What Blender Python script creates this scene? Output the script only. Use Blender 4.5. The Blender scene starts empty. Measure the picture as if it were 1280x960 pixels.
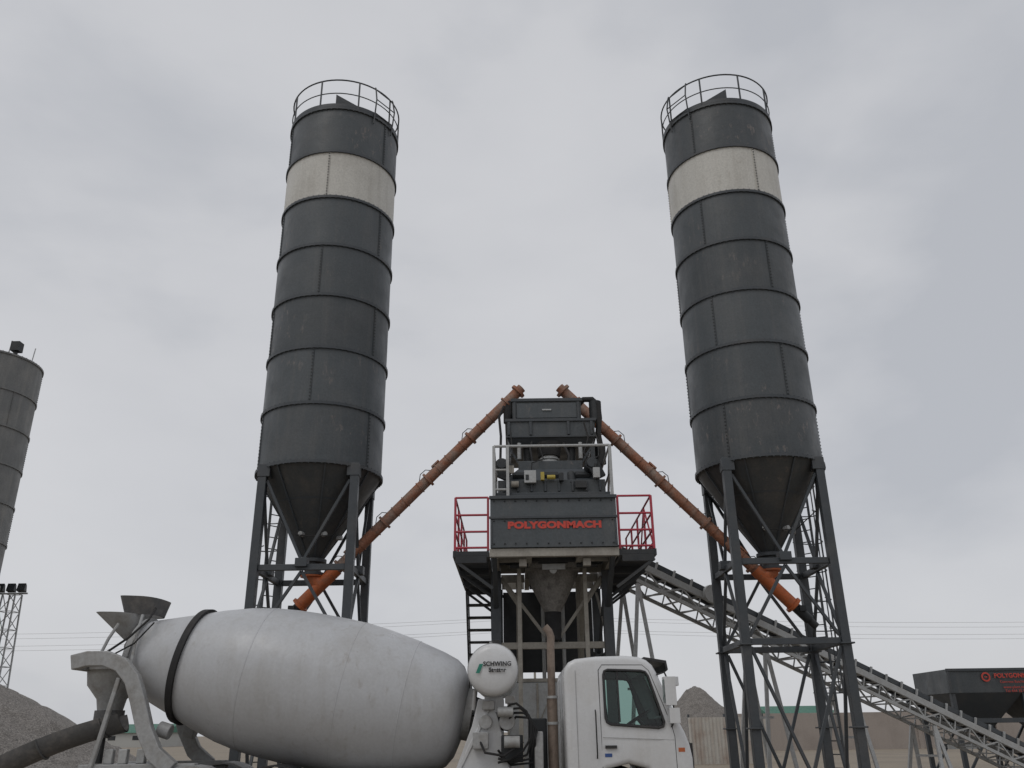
import bpy, bmesh, math, random
from mathutils import Vector, Matrix, noise
random.seed(7)
R=math.radians
scene=bpy.context.scene
scene.view_settings.view_transform='Standard'
scene.view_settings.look='None'
scene.view_settings.exposure=0

# ------------------------------------------------------------ geometry helper
class G:
    def __init__(s): s.v=[];s.f=[];s.m=[];s.mats=[]
    def mi(s,mat):
        if mat not in s.mats: s.mats.append(mat)
        return s.mats.index(mat)
    def add(s,vs,fs,mat):
        o=len(s.v); s.v+=[tuple(v) for v in vs]; k=s.mi(mat)
        for f in fs: s.f.append(tuple(i+o for i in f)); s.m.append(k)
    def hexa(s,p,mat):
        s.add(p,[(0,3,2,1),(4,5,6,7),(0,1,5,4),(1,2,6,5),(2,3,7,6),(3,0,4,7)],mat)
    def bx(s,x0,x1,y0,y1,z0,z1,mat):
        s.hexa([(x0,y0,z0),(x1,y0,z0),(x1,y1,z0),(x0,y1,z0),(x0,y0,z1),(x1,y0,z1),(x1,y1,z1),(x0,y1,z1)],mat)
    def box(s,c,size,mat,rot=None):
        c=Vector(c);h=[a/2 for a in size]
        M=rot if rot is not None else Matrix.Identity(3)
        p=[]
        for z in(-1,1):
            for x,y in((-1,-1),(1,-1),(1,1),(-1,1)):
                p.append(c+M@Vector((x*h[0],y*h[1],z*h[2])))
        s.hexa(p,mat)
    def beam(s,a,b,w,h,mat,up=None):
        a=Vector(a);b=Vector(b);t=(b-a).normalized()
        u=Vector(up) if up else (Vector((0,0,1)) if abs(t.z)<.95 else Vector((0,1,0)))
        r=t.cross(u).normalized();u=r.cross(t)
        p=[]
        for q in(a,b):
            for i,j in((-1,-1),(1,-1),(1,1),(-1,1)):
                p.append(q+r*(i*w/2)+u*(j*h/2))
        s.hexa(p,mat)
    def frame(s,a,b):
        t=(Vector(b)-Vector(a)).normalized()
        u=Vector((0,0,1)) if abs(t.z)<.95 else Vector((0,1,0))
        r=t.cross(u).normalized();return t,r,r.cross(t)
    def lathe(s,prof,o,axis,mat,n=48,cap0=False,cap1=False):
        o=Vector(o);t,r,u=s.frame((0,0,0),axis)
        vs=[];fs=[]
        for (h,rad) in prof:
            for i in range(n):
                a=2*math.pi*i/n
                vs.append(o+t*h+(r*math.cos(a)+u*math.sin(a))*rad)
        for k in range(len(prof)-1):
            for i in range(n):
                j=(i+1)%n
                fs.append((k*n+i,k*n+j,(k+1)*n+j,(k+1)*n+i))
        if cap0: fs.append(tuple(range(n)))
        if cap1: fs.append(tuple((len(prof)-1)*n+i for i in range(n)))
        s.add(vs,fs,mat)
    def cyl(s,a,b,r,mat,r2=None,n=16,cap=True):
        L=(Vector(b)-Vector(a)).length
        s.lathe([(0,r),(L,r if r2 is None else r2)],a,Vector(b)-Vector(a),mat,n,cap,cap)
    def tube(s,pts,r,mat,n=8,closed=False):
        P=[Vector(p) for p in pts];N=len(P);vs=[];fs=[];pr=None
        for i,p in enumerate(P):
            if closed: t=(P[(i+1)%N]-P[i-1]).normalized()
            else: t=(P[min(i+1,N-1)]-P[max(i-1,0)]).normalized()
            if pr is None:
                u=Vector((0,0,1)) if abs(t.z)<.9 else Vector((0,1,0))
                pr=t.cross(u).normalized()
            else:
                pr=(pr-t*pr.dot(t)).normalized()
            w=t.cross(pr)
            for k in range(n):
                a=2*math.pi*k/n
                vs.append(p+(pr*math.cos(a)+w*math.sin(a))*r)
        for i in range(N if closed else N-1):
            i2=(i+1)%N
            for k in range(n):
                k2=(k+1)%n
                fs.append((i*n+k,i*n+k2,i2*n+k2,i2*n+k))
        if not closed:
            fs.append(tuple(range(n)));fs.append(tuple((N-1)*n+k for k in range(n)))
        s.add(vs,fs,mat)
    def prism(s,poly,y0,y1,mat):
        n=len(poly)
        vs=[(x,y0,z) for x,z in poly]+[(x,y1,z) for x,z in poly]
        fs=[tuple(range(n)),tuple(range(2*n-1,n-1,-1))]
        for i in range(n):
            j=(i+1)%n; fs.append((i,j,j+n,i+n))
        s.add(vs,fs,mat)
    def ribbon(s,pts,h,y0,y1,mat):
        P=[Vector(p) for p in pts];L=[];Q=[]
        for i,p in enumerate(P):
            t=(P[min(i+1,len(P)-1)]-P[max(i-1,0)]).normalized();nn=Vector((-t.y,t.x))
            L.append(p+nn*h/2);Q.append(p-nn*h/2)
        n=len(P);vs=[]
        for y in(y0,y1):
            vs+=[(p.x,y,p.y) for p in L]+[(p.x,y,p.y) for p in Q]
        fs=[]
        for i in range(n-1):
            fs+=[(i,i+1,n+i+1,n+i),(2*n+i,3*n+i,3*n+i+1,2*n+i+1),(i,2*n+i,2*n+i+1,i+1),(n+i,n+i+1,3*n+i+1,3*n+i)]
        fs+=[(0,n,3*n,2*n),(n-1,3*n-1,4*n-1,2*n-1)]
        s.add(vs,fs,mat)
    def out(s,name,parent=None,bevel=0,ang=35,seg=2):
        me=bpy.data.meshes.new(name)
        me.from_pydata(s.v,[],s.f)
        for m in s.mats: me.materials.append(m)
        me.polygons.foreach_set('material_index',s.m)
        bm=bmesh.new();bm.from_mesh(me)
        bmesh.ops.recalc_face_normals(bm,faces=bm.faces)
        bm.to_mesh(me);bm.free()
        me.shade_smooth()
        me.set_sharp_from_angle(angle=R(ang))
        ob=bpy.data.objects.new(name,me)
        scene.collection.objects.link(ob)
        if parent: ob.parent=parent
        if bevel:
            b=ob.modifiers.new('bevel','BEVEL');b.width=bevel;b.segments=seg;b.limit_method='ANGLE';b.angle_limit=R(35);b.harden_normals=False
        return ob

def empty(name,loc=(0,0,0)):
    e=bpy.data.objects.new(name,None);scene.collection.objects.link(e);return e

def text(name,body,loc,size,mat,parent,rz=0,bold=.0,sx=1):
    c=bpy.data.curves.new(name,'FONT');c.body=body;c.size=size;c.extrude=.004;c.offset=bold
    c.align_x='CENTER';c.align_y='CENTER';c.space_character=1.05
    o=bpy.data.objects.new(name,c);o.location=loc;o.rotation_euler=(R(90),0,rz);o.scale=(sx,1,1)
    c.materials.append(mat);scene.collection.objects.link(o);o.parent=parent
    return o

# ------------------------------------------------------------ materials
def paint(name,col,rough=.5,metal=0.0,dirt=(.2,.17,.13),damt=.3,scale=1.2,streak=.3,fine=.12,bump=.004,lo=.48,hi=.75,spec=.5,scuff=None,samt=.5):
    m=bpy.data.materials.new(name);m.use_nodes=True
    nt=m.node_tree;N=nt.nodes;L=nt.links
    b=N['Principled BSDF'];b.inputs['Roughness'].default_value=rough;b.inputs['Metallic'].default_value=metal
    b.inputs['Specular IOR Level'].default_value=spec
    tc=N.new('ShaderNodeTexCoord')
    def nz(sc,det=6,vec=None,ro=.6):
        n=N.new('ShaderNodeTexNoise');n.inputs['Scale'].default_value=sc;n.inputs['Detail'].default_value=det;n.inputs['Roughness'].default_value=ro
        L.new(vec if vec else tc.outputs['Object'],n.inputs['Vector']);return n.outputs[0]
    def mr(x,a,bb,c,d):
        n=N.new('ShaderNodeMapRange');L.new(x,n.inputs[0])
        for i,v in enumerate((a,bb,c,d)): n.inputs[i+1].default_value=v
        return n.outputs[0]
    def mix(f,a,bb):
        n=N.new('ShaderNodeMix');n.data_type='RGBA';L.new(f,n.inputs[0])
        for k,x in((6,a),(7,bb)):
            if isinstance(x,tuple): n.inputs[k].default_value=(*x,1)
            else: L.new(x,n.inputs[k])
        return n.outputs[2]
    c=mix(mr(nz(scale),lo,hi,0,damt),tuple(col),tuple(dirt))
    if streak:
        mp=N.new('ShaderNodeMapping');mp.inputs['Scale'].default_value=(5,5,.3);L.new(tc.outputs['Object'],mp.inputs[0])
        c=mix(mr(nz(1.0,5,mp.outputs[0]),.5,.8,0,streak),c,tuple(dirt))
    if scuff:
        mp2=N.new('ShaderNodeMapping');mp2.inputs['Scale'].default_value=(1.3,1.3,.55);L.new(tc.outputs['Object'],mp2.inputs[0])
        a=mr(nz(5.0,9,mp2.outputs[0],.72),.56,.64,0,1);bq=mr(nz(.55,2),.50,.62,0,samt)
        mm=N.new('ShaderNodeMath');mm.operation='MULTIPLY';L.new(a,mm.inputs[0]);L.new(bq,mm.inputs[1])
        c=mix(mm.outputs[0],c,tuple(scuff))
    f=mr(nz(22,3),.3,.7,1-fine,1+fine)
    mul=N.new('ShaderNodeVectorMath');mul.operation='SCALE';L.new(c,mul.inputs[0]);L.new(f,mul.inputs[3])
    L.new(mul.outputs[0],b.inputs['Base Color'])
    L.new(mr(nz(scale*2.3),.3,.7,max(0,rough-.1),min(1,rough+.15)),b.inputs['Roughness'])
    if bump:
        bp=N.new('ShaderNodeBump');bp.inputs['Strength'].default_value=.6;bp.inputs['Distance'].default_value=bump
        L.new(nz(2.2,3),bp.inputs['Height']);L.new(bp.outputs[0],b.inputs['Normal'])
    return m

ANT=[paint('anthracite_paint_%d'%i,(.062*k,.072*k,.079*k),.45,dirt=(.15,.14,.13),damt=.2,scale=.8,streak=.28,bump=.02,scuff=(.22,.185,.165),samt=.5) for i,k in enumerate((1.0,.86,1.12))]
CONE=paint('cone_paint',(.048,.052,.054),.55,dirt=(.13,.11,.09),damt=.35,streak=.35,scuff=(.2,.16,.13),samt=.3)
WBAND=paint('white_band_paint',(.55,.54,.50),.5,dirt=(.34,.32,.28),damt=.45,scale=.7,streak=.45,scuff=(.25,.2,.15),samt=.25)
STEEL=paint('dark_steel',(.05,.058,.066),.5,dirt=(.14,.12,.1),damt=.25,streak=0,fine=.1)
STEELD=paint('black_steel',(.022,.025,.028),.55,dirt=(.09,.08,.07),damt=.3,streak=0)
GREYSILO=paint('grey_silo_paint',(.15,.155,.155),.6,dirt=(.28,.27,.25),damt=.4,streak=.5)
BEIGE=paint('beige_steel',(.33,.31,.27),.6,dirt=(.14,.12,.1),damt=.6,streak=.3,scale=2.5)
GALV=paint('galvanised_steel',(.40,.41,.41),.45,.2,dirt=(.25,.22,.18),damt=.4,streak=.15,scale=3)
ORANGE=paint('orange_paint',(.50,.13,.04),.5,dirt=(.26,.14,.09),damt=.7,scale=4,streak=0)
ORUST=paint('faded_orange_paint',(.31,.135,.08),.75,dirt=(.27,.215,.18),damt=.95,scale=3,streak=0,fine=.25,lo=.42,hi=.68)
RED=paint('red_paint',(.40,.035,.06),.45,dirt=(.25,.07,.07),damt=.4,streak=0)
REDT=paint('red_lettering',(.55,.06,.04),.5,damt=.15,scale=3,streak=0)
RUBBER=paint('black_rubber',(.018,.018,.019),.75,dirt=(.08,.07,.06),damt=.4,streak=0)
TWHITE=paint('truck_white_paint',(.62,.63,.64),.28,dirt=(.40,.37,.32),damt=.3,scale=1.3,streak=.2,bump=.003,fine=.03)
DRUM=paint('drum_grey_paint',(.46,.47,.485),.36,dirt=(.31,.295,.27),damt=.5,scale=.9,streak=.36,bump=.01,fine=.05,scuff=(.27,.24,.21),samt=.35)
TGREY=paint('truck_frame_grey',(.34,.345,.345),.5,dirt=(.19,.17,.145),damt=.7,scale=4,streak=.3)
CEMENTY=paint('cement_crusted_steel',(.20,.19,.175),.85,dirt=(.08,.075,.07),damt=.8,scale=5,streak=.4,bump=.03,fine=.25)
CHUTE=paint('chute_steel',(.105,.105,.105),.65,dirt=(.25,.23,.21),damt=.7,scale=4,streak=0)
EXH=paint('rusty_exhaust',(.24,.19,.155),.6,.3,dirt=(.12,.085,.065),damt=.7,scale=6,streak=0)
BLACKP=paint('black_plastic',(.02,.02,.022),.45,damt=.1,streak=0)
GREEN=paint('green_mark',(.02,.22,.16),.4,damt=.05,streak=0)
BLUE=paint('blue_sticker',(.03,.08,.25),.4,damt=.05,streak=0)
YEL=paint('yellow_paint',(.42,.33,.06),.5,damt=.4,scale=8,streak=0)
SEAT=paint('seat_cloth',(.03,.03,.035),.9,damt=.1,streak=0)
WALLM=paint('concrete_wall_mat',(.33,.29,.26),.9,dirt=(.22,.19,.17),damt=.6,scale=.5,streak=.3,fine=.2)
RUSTW=paint('rusty_white_sheet',(.48,.46,.42),.7,dirt=(.22,.11,.06),damt=.6,scale=1.2,streak=.6)
GRAVEL=paint('gravel_mat',(.20,.185,.17),.95,dirt=(.11,.10,.09),damt=.8,scale=3,streak=0,fine=.6,bump=.15)
GROUND=paint('ground_mat',(.26,.22,.17),.95,dirt=(.15,.13,.11),damt=.7,scale=.12,streak=0,fine=.25,bump=.1)
GROOF=paint('green_roof',(.03,.15,.10),.6,damt=.3,streak=0)
TEAL=paint('pale_render',(.42,.42,.40),.8,damt=.3,scale=.2,streak=0)
RED2=paint('tail_red',(.4,.02,.02),.3,damt=.05,streak=0)
def glass():
    m=bpy.data.materials.new('tinted_glass');m.use_nodes=True;N=m.node_tree.nodes;L=m.node_tree.links
    N.remove(N['Principled BSDF']);o=N['Material Output']
    t=N.new('ShaderNodeBsdfTransparent');t.inputs[0].default_value=(.50,.64,.60,1)
    g=N.new('ShaderNodeBsdfGlossy');g.inputs['Roughness'].default_value=.03;g.inputs[0].default_value=(.9,.9,.9,1)
    f=N.new('ShaderNodeFresnel');f.inputs[0].default_value=1.5
    x=N.new('ShaderNodeMixShader');L.new(f.outputs[0],x.inputs[0]);L.new(t.outputs[0],x.inputs[1]);L.new(g.outputs[0],x.inputs[2]);L.new(x.outputs[0],o.inputs[0])
    return m
GLASS=glass()

# ------------------------------------------------------------ world
w=bpy.data.worlds.new("World");scene.world=w;w.use_nodes=True
N=w.node_tree.nodes;L=w.node_tree.links
bg=N['Background'];bg.inputs[1].default_value=.1
sky=N.new('ShaderNodeTexSky');sky.sky_type='NISHITA';sky.sun_disc=False;sky.sun_elevation=R(48);sky.sun_rotation=R(-150);sky.dust_density=3
L.new(sky.outputs[0],bg.inputs[0])
tc=N.new('ShaderNodeTexCoord')
def wnoise(scale,loc,sc,det,ro,dist):
    mp=N.new('ShaderNodeMapping');mp.inputs['Scale'].default_value=scale;mp.inputs['Location'].default_value=loc;L.new(tc.outputs['Generated'],mp.inputs[0])
    n=N.new('ShaderNodeTexNoise');n.inputs['Scale'].default_value=sc;n.inputs['Detail'].default_value=det;n.inputs['Roughness'].default_value=ro;n.inputs['Distortion'].default_value=dist
    L.new(mp.outputs[0],n.inputs['Vector']);return n.outputs[0]
na=wnoise((1,1,2.2),(.35,.2,.1),1.7,6,.48,.2)
nb=wnoise((1,1,1.9),(1.7,.6,.4),4.2,8,.50,.25)
ad=N.new('ShaderNodeMath');ad.operation='MULTIPLY_ADD';L.new(nb,ad.inputs[0]);ad.inputs[1].default_value=.34;L.new(na,ad.inputs[2])
cr=N.new('ShaderNodeValToRGB');e=cr.color_ramp.elements
e[0].position=.48;e[0].color=(.49,.505,.54,1)
e[1].position=.84;e[1].color=(.645,.65,.672,1)
q=e.new(.65);q.color=(.60,.607,.632,1)
L.new(ad.outputs[0],cr.inputs[0])
bg2=N.new('ShaderNodeBackground');bg2.inputs[1].default_value=1.0;L.new(cr.outputs[0],bg2.inputs[0])
mx=N.new('ShaderNodeMixShader');mx.inputs[0].default_value=.94
L.new(bg.outputs[0],mx.inputs[1]);L.new(bg2.outputs[0],mx.inputs[2]);L.new(mx.outputs[0],N['World Output'].inputs[0])
sd=bpy.data.lights.new('sun','SUN');sd.energy=.5;sd.angle=R(25);sd.color=(1,.97,.92)
so=bpy.data.objects.new('sun',sd);scene.collection.objects.link(so)
sdir=Vector((-.45,-.55,1.0)).normalized()
so.rotation_euler=sdir.to_track_quat('Z','Y').to_euler()

# ------------------------------------------------------------ ground
g=G();S=3000
g.add([(-S,-S,0),(S,-S,0),(S,S,0),(-S,S,0)],[(0,1,2,3)],GROUND);g.out('ground')

# ------------------------------------------------------------ silos
def silo(cx,cy,r,z0,nb,bh,mats,side,ringm,conem,legm,seamshift=0.0,white=None,plain=False):
    E=empty('cement_silo')
    zt=z0+nb*bh
    g=G()
    for i in range(nb):
        m=mats[(i*2+int(seamshift*3))%len(mats)]
        if white is not None and i==white: m=WBAND
        a=z0+i*bh
        g.lathe([(0,r),(bh,r)],(cx,cy,a),(0,0,1),m,96)
    g.lathe([(0,r),(.16,r*.6),(.3,.15)],(cx,cy,zt),(0,0,1),conem,96,False,True)
    g.out('shell',E)
    g=G()
    for i in range(nb+1):
        z=z0+i*bh
        g.lathe([(-.035,r-.01),(-.035,r+.045),(.035,r+.045),(.035,r-.01)],(cx,cy,z),(0,0,1),ringm,96)
        for k in range(64):
            a=2*math.pi*(k+.5)/64
            g.box((cx+(r+.03)*math.cos(a),cy+(r+.03)*math.sin(a),z),(.026,.026,.11),ringm,Matrix.Rotation(a,3,'Z'))
    for i in range(nb):
        z=z0+i*bh
        for k in range(3):
            a=-math.pi/2+seamshift+(0 if i%2 else 1.05)+k*2*math.pi/3-.12
            Rm=Matrix.Rotation(a,3,'Z')
            g.box((cx+(r+.008)*math.cos(a),cy+(r+.008)*math.sin(a),z+bh/2),(.02,.05,bh-.075),mats[(i*2+int(seamshift*3))%len(mats)] if not(white==i) else WBAND,Rm)
            for q in range(16):
                g.box((cx+(r+.022)*math.cos(a),cy+(r+.022)*math.sin(a),z+.08+q*(bh-.16)/15),(.024,.03,.03),STEELD if not plain else ringm,Rm)
    g.out('flange_rings',E)
    g=G();zc=z0-2.1
    g.lathe([(0,.2),(2.1,r-.02)],(cx,cy,zc),(0,0,1),conem,72)
    for k in range(8):
        a=2*math.pi*k/8+.3
        p=Vector((cx+.22*math.cos(a),cy+.22*math.sin(a),zc+.02));q=Vector((cx+(r-.0)*math.cos(a),cy+(r-.0)*math.sin(a),z0-.02))
        g.beam(p,q,.035,.03,ringm)
    g.lathe([(0,r*.63),(0,r*.67),(.04,r*.69),(.04,r*.65)],(cx,cy,z0-.78),(0,0,1),ringm,72)
    g.cyl((cx,cy,zc-.05),(cx,cy,zc+.03),.32,legm,n=24)
    g.cyl((cx,cy,zc-.3),(cx,cy,zc-.05),.2,legm,n=24)
    g.cyl((cx,cy,zc-.36),(cx,cy,zc-.3),.3,legm,n=24)
    g.beam((cx-.45,cy-.1,zc-.18),(cx+.1,cy-.1,zc-.18),.08,.08,STEELD)
    for k in range(3):
        a=-1.9+k*.9;d=Vector((math.cos(a),math.sin(a),0))
        p=Vector((cx,cy,zc+.55))+d*(.2+(r-.22)*.55/2.1)
        g.cyl(p,p+d*.14,.06,GALV,n=10)
    g.tube([(cx-.3,cy-.75,zc+.5),(cx+.1,cy-.8,zc+.45),(cx+.55,cy-.6,zc+.5),(cx+1.0,cy-1.0,zc+.9),(cx+1.05,cy-1.0,z0-.2)],.014,RUBBER,n=5)
    g.out('discharge_cone',E)
    g=G();o=r*.715
    C=[(-o,-o),(o,-o),(o,o),(-o,o)]
    for (a,b) in C:
        g.beam((cx+a,cy+b,0.05),(cx+a,cy+b,z0+.05),.2,.2,legm)
        g.box((cx+a,cy+b,.03),(.5,.5,.06),legm)
        g.box((cx+a*.97,cy+b*.97,z0-.12),(.3,.3,.3),legm)
        for zz in (1.6,3.35):
            g.box((cx+a,cy+b,zz),(.32,.32,.035),legm)
    lv=[z0-2.45,z0-4.25]
    for i in range(4):
        a=Vector((cx+C[i][0],cy+C[i][1],0));b=Vector((cx+C[(i+1)%4][0],cy+C[(i+1)%4][1],0));m=(a+b)/2
        d=(b-a).normalized()*.11;Z=lambda v,z:Vector((v.x,v.y,z))
        for z in lv: g.beam(Z(a+d,z),Z(b-d,z),.1,.14,legm)
        g.beam(Z(a+d,z0-.35),Z(m,lv[0]+.12),.07,.07,legm)
        g.beam(Z(b-d,z0-.35),Z(m,lv[0]+.12),.07,.07,legm)
        g.box(Z(m,lv[0]+.1),(.28,.28,.2),legm)
        g.beam(Z(m,lv[0]-.09),Z(a+d,lv[1]+.12),.07,.07,legm)
        g.beam(Z(m,lv[0]-.09),Z(b-d,lv[1]+.12),.07,.07,legm)
        g.beam(Z(a+d,lv[1]-.12),Z(m+d,.35),.07,.07,legm)
        g.beam(Z(b-d,lv[1]-.12),Z(m-d,.35),.07,.07,legm)
    g.out('support_legs',E,.008)
    g=G();lx=cx+side*1.33*r/1.58;ly=cy+1.2*r/1.58
    ang=math.atan2(ly-cy,lx-cx);ur=Vector((math.cos(ang),math.sin(ang),0));ut=Vector((-math.sin(ang),math.cos(ang),0))
    base=Vector((lx,ly,0))
    for sgn in(-1,1): g.beam(base+ut*.23*sgn+Vector((0,0,.1)),base+ut*.23*sgn+Vector((0,0,zt+1)),.05,.05,legm)
    z=.4
    while z<zt+.9:
        g.cyl(base-ut*.23+Vector((0,0,z)),base+ut*.23+Vector((0,0,z)),.014,legm,n=6);z+=.3
    z=2.4
    while z<zt+.9:
        pts=[]
        for k in range(9):
            t=math.pi*k/8
            pts.append(base+ut*.34*math.cos(t)+ur*(.68*math.sin(t))+Vector((0,0,z)))
        g.tube(pts,.016,legm,n=5);z+=.75
    for k in(1,3,4,5,7):
        t=math.pi*k/8;p=base+ut*.34*math.cos(t)+ur*(.68*math.sin(t))
        g.beam(p+Vector((0,0,2.4)),p+Vector((0,0,z-.75)),.03,.012,legm)
    if not plain: g.out('caged_ladder',E)
    g=G();rr=r+.02
    if not plain:
        for h,rad in((1.0,.022),(.52,.016)):
            g.tube([(cx+rr*math.cos(2*math.pi*k/64),cy+rr*math.sin(2*math.pi*k/64),zt+h) for k in range(64)],rad,legm,n=6,closed=True)
        g.lathe([(.0,rr+.0),(.1,rr+.0),(.1,rr+.012),(.0,rr+.012)],(cx,cy,zt+.05),(0,0,1),legm,96)
        for k in range(9):
            a=2*math.pi*k/9+side*.25-.2
            g.beam((cx+rr*math.cos(a),cy+rr*math.sin(a),zt+.02),(cx+rr*math.cos(a),cy+rr*math.sin(a),zt+1.0),.04,.04,legm)
        hoop=[]
        for da in(-.22,.22):
            a=-math.pi/2+(.95 if side<0 else -.95)+da
            d=Vector((math.cos(a),math.sin(a),0));p=Vector((cx,cy,zt))+d*(rr+.02)
            hp=[p-Vector((0,0,.25)),p+d*.05+Vector((0,0,.1)),p+d*.1+Vector((0,0,.55)),p+d*.03+Vector((0,0,.95)),p+Vector((0,0,1.03))]
            g.tube(hp,.022,legm,n=6);hoop.append(hp)
        for k in(1,2,3): g.tube([hoop[0][k],hoop[1][k]],.016,legm,n=6)
    else:
        for x,y in((-.4,-1.5),(.5,-1.4),(1.2,-.9),(1.75,-.1)):
            g.beam((cx+x,cy+y,zt),(cx+x+.05,cy+y,zt+.75),.03,.03,legm)
        g.box((cx+1.5,cy-.9,zt+.45),(.35,.35,.4),STEELD);g.cyl((cx+1.5,cy-.9,zt),(cx+1.5,cy-.9,zt+.3),.08,STEELD)
    g.out('guard_rail',E)
    g=G()
    g.lathe([(0,.42),(.6,.42),(.7,.2)],(cx+.15*side,cy+.3,zt+.15),(0,0,1),legm,24,True,True)
    if not plain:
        s_=-side
        a=[(0-.05*s_,cy-1.3),(.8*s_,cy-1.15),(.8*s_,cy-.75),(0-.05*s_,cy-.8)]
        hts=[.72,.25,.42,1.0]
        if s_<0: a=[a[1],a[0],a[3],a[2]];hts=[hts[1],hts[0],hts[3],hts[2]]
        g.hexa([(cx+x,y,zt+.03) for x,y in a]+[(cx+x,y,zt+h) for (x,y),h in zip(a,hts)],STEEL)
    g.out('roof_filter',E)
    return E
silo(-4.96,21.1,1.56,7.66,7,1.5,ANT,-1,STEEL,CONE,STEEL,.1,white=5)
silo(6.30,21.1,1.57,7.66,7,1.5,ANT,1,STEEL,CONE,STEEL,.45,white=5)
silo(-22.05,33,1.95,7.2,6,1.5,[GREYSILO],-1,GREYSILO,GREYSILO,GALV,.2,plain=True)

# ------------------------------------------------------------ screw conveyors
def screw(a,b,inlet):
    E=empty('screw_conveyor');a=Vector(a);b=Vector(b);t=(b-a).normalized();Ln=(b-a).length
    g=G()
    g.cyl(a,a+t*1.2,.155,ORANGE,n=20)
    g.cyl(a+t*1.2,b,.135,ORUST,n=20)
    nrm=Vector((-t.z,0,t.x)).normalized()
    if nrm.z<0:nrm=-nrm
    s=1.3;k=0
    while s<Ln-.4:
        g.cyl(a+t*(s-.03),a+t*(s+.03),.19,ORUST,n=20)
        for q in(-.3,.35,.7):
            if s+q<Ln-.1: g.cyl(a+t*(s+q),a+t*(s+q+.03),.155,ORUST,n=16)
        if k%2==0: g.box(a+t*(s+.4)+nrm*.16,(.24,.14,.04),ORUST,Matrix.Rotation(-math.atan2(t.z,t.x),3,'Y'))
        g.tube([a+t*(s-.2)+nrm*.12,a+t*(s-.05)+nrm*.24,a+t*(s+.12)+nrm*.23,a+t*(s+.2)+nrm*.13],.011,STEEL,n=5)
        s+=1.5;k+=1
    g.cyl(a-t*.04,a+t*.03,.21,ORANGE,n=20);g.cyl(b-t*.03,b+t*.04,.2,ORUST,n=20)
    g.cyl(b-t*.45,b-t*.41,.18,ORUST,n=20)
    g.cyl(b+t*.04,b+t*.14,.12,ORUST,n=16)
    g.out('screw_tube',E)
    g=G()
    g.cyl(a-t*.5,a-t*.04,.12,STEELD,n=16);g.cyl(a-t*.72,a-t*.5,.09,STEELD,n=16)
    g.box(a-t*.25+Vector((0,-.12,.08)),(.16,.12,.14),STEELD)
    g.out('drive_motor',E,.01)
    g=G();i=Vector(inlet);p=a+t*max(.35,(i-a).dot(t))
    g.cyl((i.x,i.y,i.z),(p.x,p.y,p.z),.2,ORANGE,n=20,r2=.16)
    g.cyl((i.x,i.y,i.z-.04),(i.x,i.y,i.z),.29,ORANGE,n=20)
    g.out('inlet_spout',E)
    g=G();e=b-t*.35
    g.cyl(e,(e.x,e.y,8.9),.13,RUBBER,n=14);g.out('outlet_sock',E)
    return E
screw((-5.2,21.1,4.5),(.15,20.5,9.75),(-4.96,21.1,5.2))
screw((6.72,21.1,4.35),(1.32,20.5,9.75),(6.30,21.1,5.2))

# ------------------------------------------------------------ batching plant
P=empty('concrete_batching_plant')
g=G()
g.bx(-.5,2.18,17.8,17.86,5.17,5.78,ANT[0]);g.bx(-.5,2.18,17.8,17.86,5.80,6.26,ANT[2])
g.bx(-.48,2.16,17.87,17.95,5.17,6.24,STEELD)
g.bx(-.5,-.44,17.87,20.9,5.2,6.26,ANT[1]);g.bx(2.12,2.18,17.87,20.9,5.2,6.26,ANT[1])
g.bx(-.52,2.2,17.74,17.797,6.2,6.27,STEEL);g.bx(-.52,2.2,17.76,17.797,5.775,5.83,STEEL)
for x in(-.49,2.13): g.bx(x,x+.035,17.775,17.798,5.21,5.75,STEEL)
for i in range(12):
    x=-.42+i*.228
    g.box((x,17.79,5.735),(.03,.03,.03),STEELD);g.box((x,17.79,5.25),(.03,.03,.03),STEELD);g.box((x,17.79,6.16),(.03,.03,.03),STEELD)
g.out('mixer_front_panel',P,.006)
text('panel_lettering','POLYGONMACH',(.86,17.79,5.63),.19,REDT,P,bold=.012,sx=1.32)
g=G()
g.prism([(-.42,5.3),(-.2,5.2),(1.9,5.2),(2.1,5.3),(2.1,6.4),(-.42,6.4)],18.0,20.85,STEEL)
g.hexa([(-.34,18.15,6.42),(2.02,18.15,6.42),(2.02,20.7,6.42),(-.34,20.7,6.42),(-.34,18.15,6.72),(2.02,18.15,6.72),(2.02,20.7,6.72),(-.34,20.7,6.72)],ANT[1])
g.hexa([(-.25,18.3,6.73),(1.93,18.3,6.73),(1.93,20.6,6.73),(-.25,20.6,6.73),(.2,18.7,7.2),(1.5,18.7,7.2),(1.5,20.3,7.2),(.2,20.3,7.2)],STEEL)
g.bx(.12,1.58,18.62,18.69,7.1,7.3,ANT[0])
for x in(-.28,1.72): g.box((x+.12,18.22,6.95),(.26,.12,.4),STEELD,Matrix.Rotation(R(25 if x<0 else -25),3,'Y'))
for k in range(8): g.box((-.2+k*.3,18.13,6.57),(.05,.04,.24),STEEL)
for k in (0,1,2): g.box((.15+k*.7,18.45,6.92),(.32,.25,.08),STEELD,Matrix.Rotation(R(30),3,'X'))
g.cyl((1.3,18.2,6.6),(1.3,18.55,6.95),.1,STEELD);g.cyl((-.05,18.05,6.6),(.12,18.05,6.6),.07,BEIGE)
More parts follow.
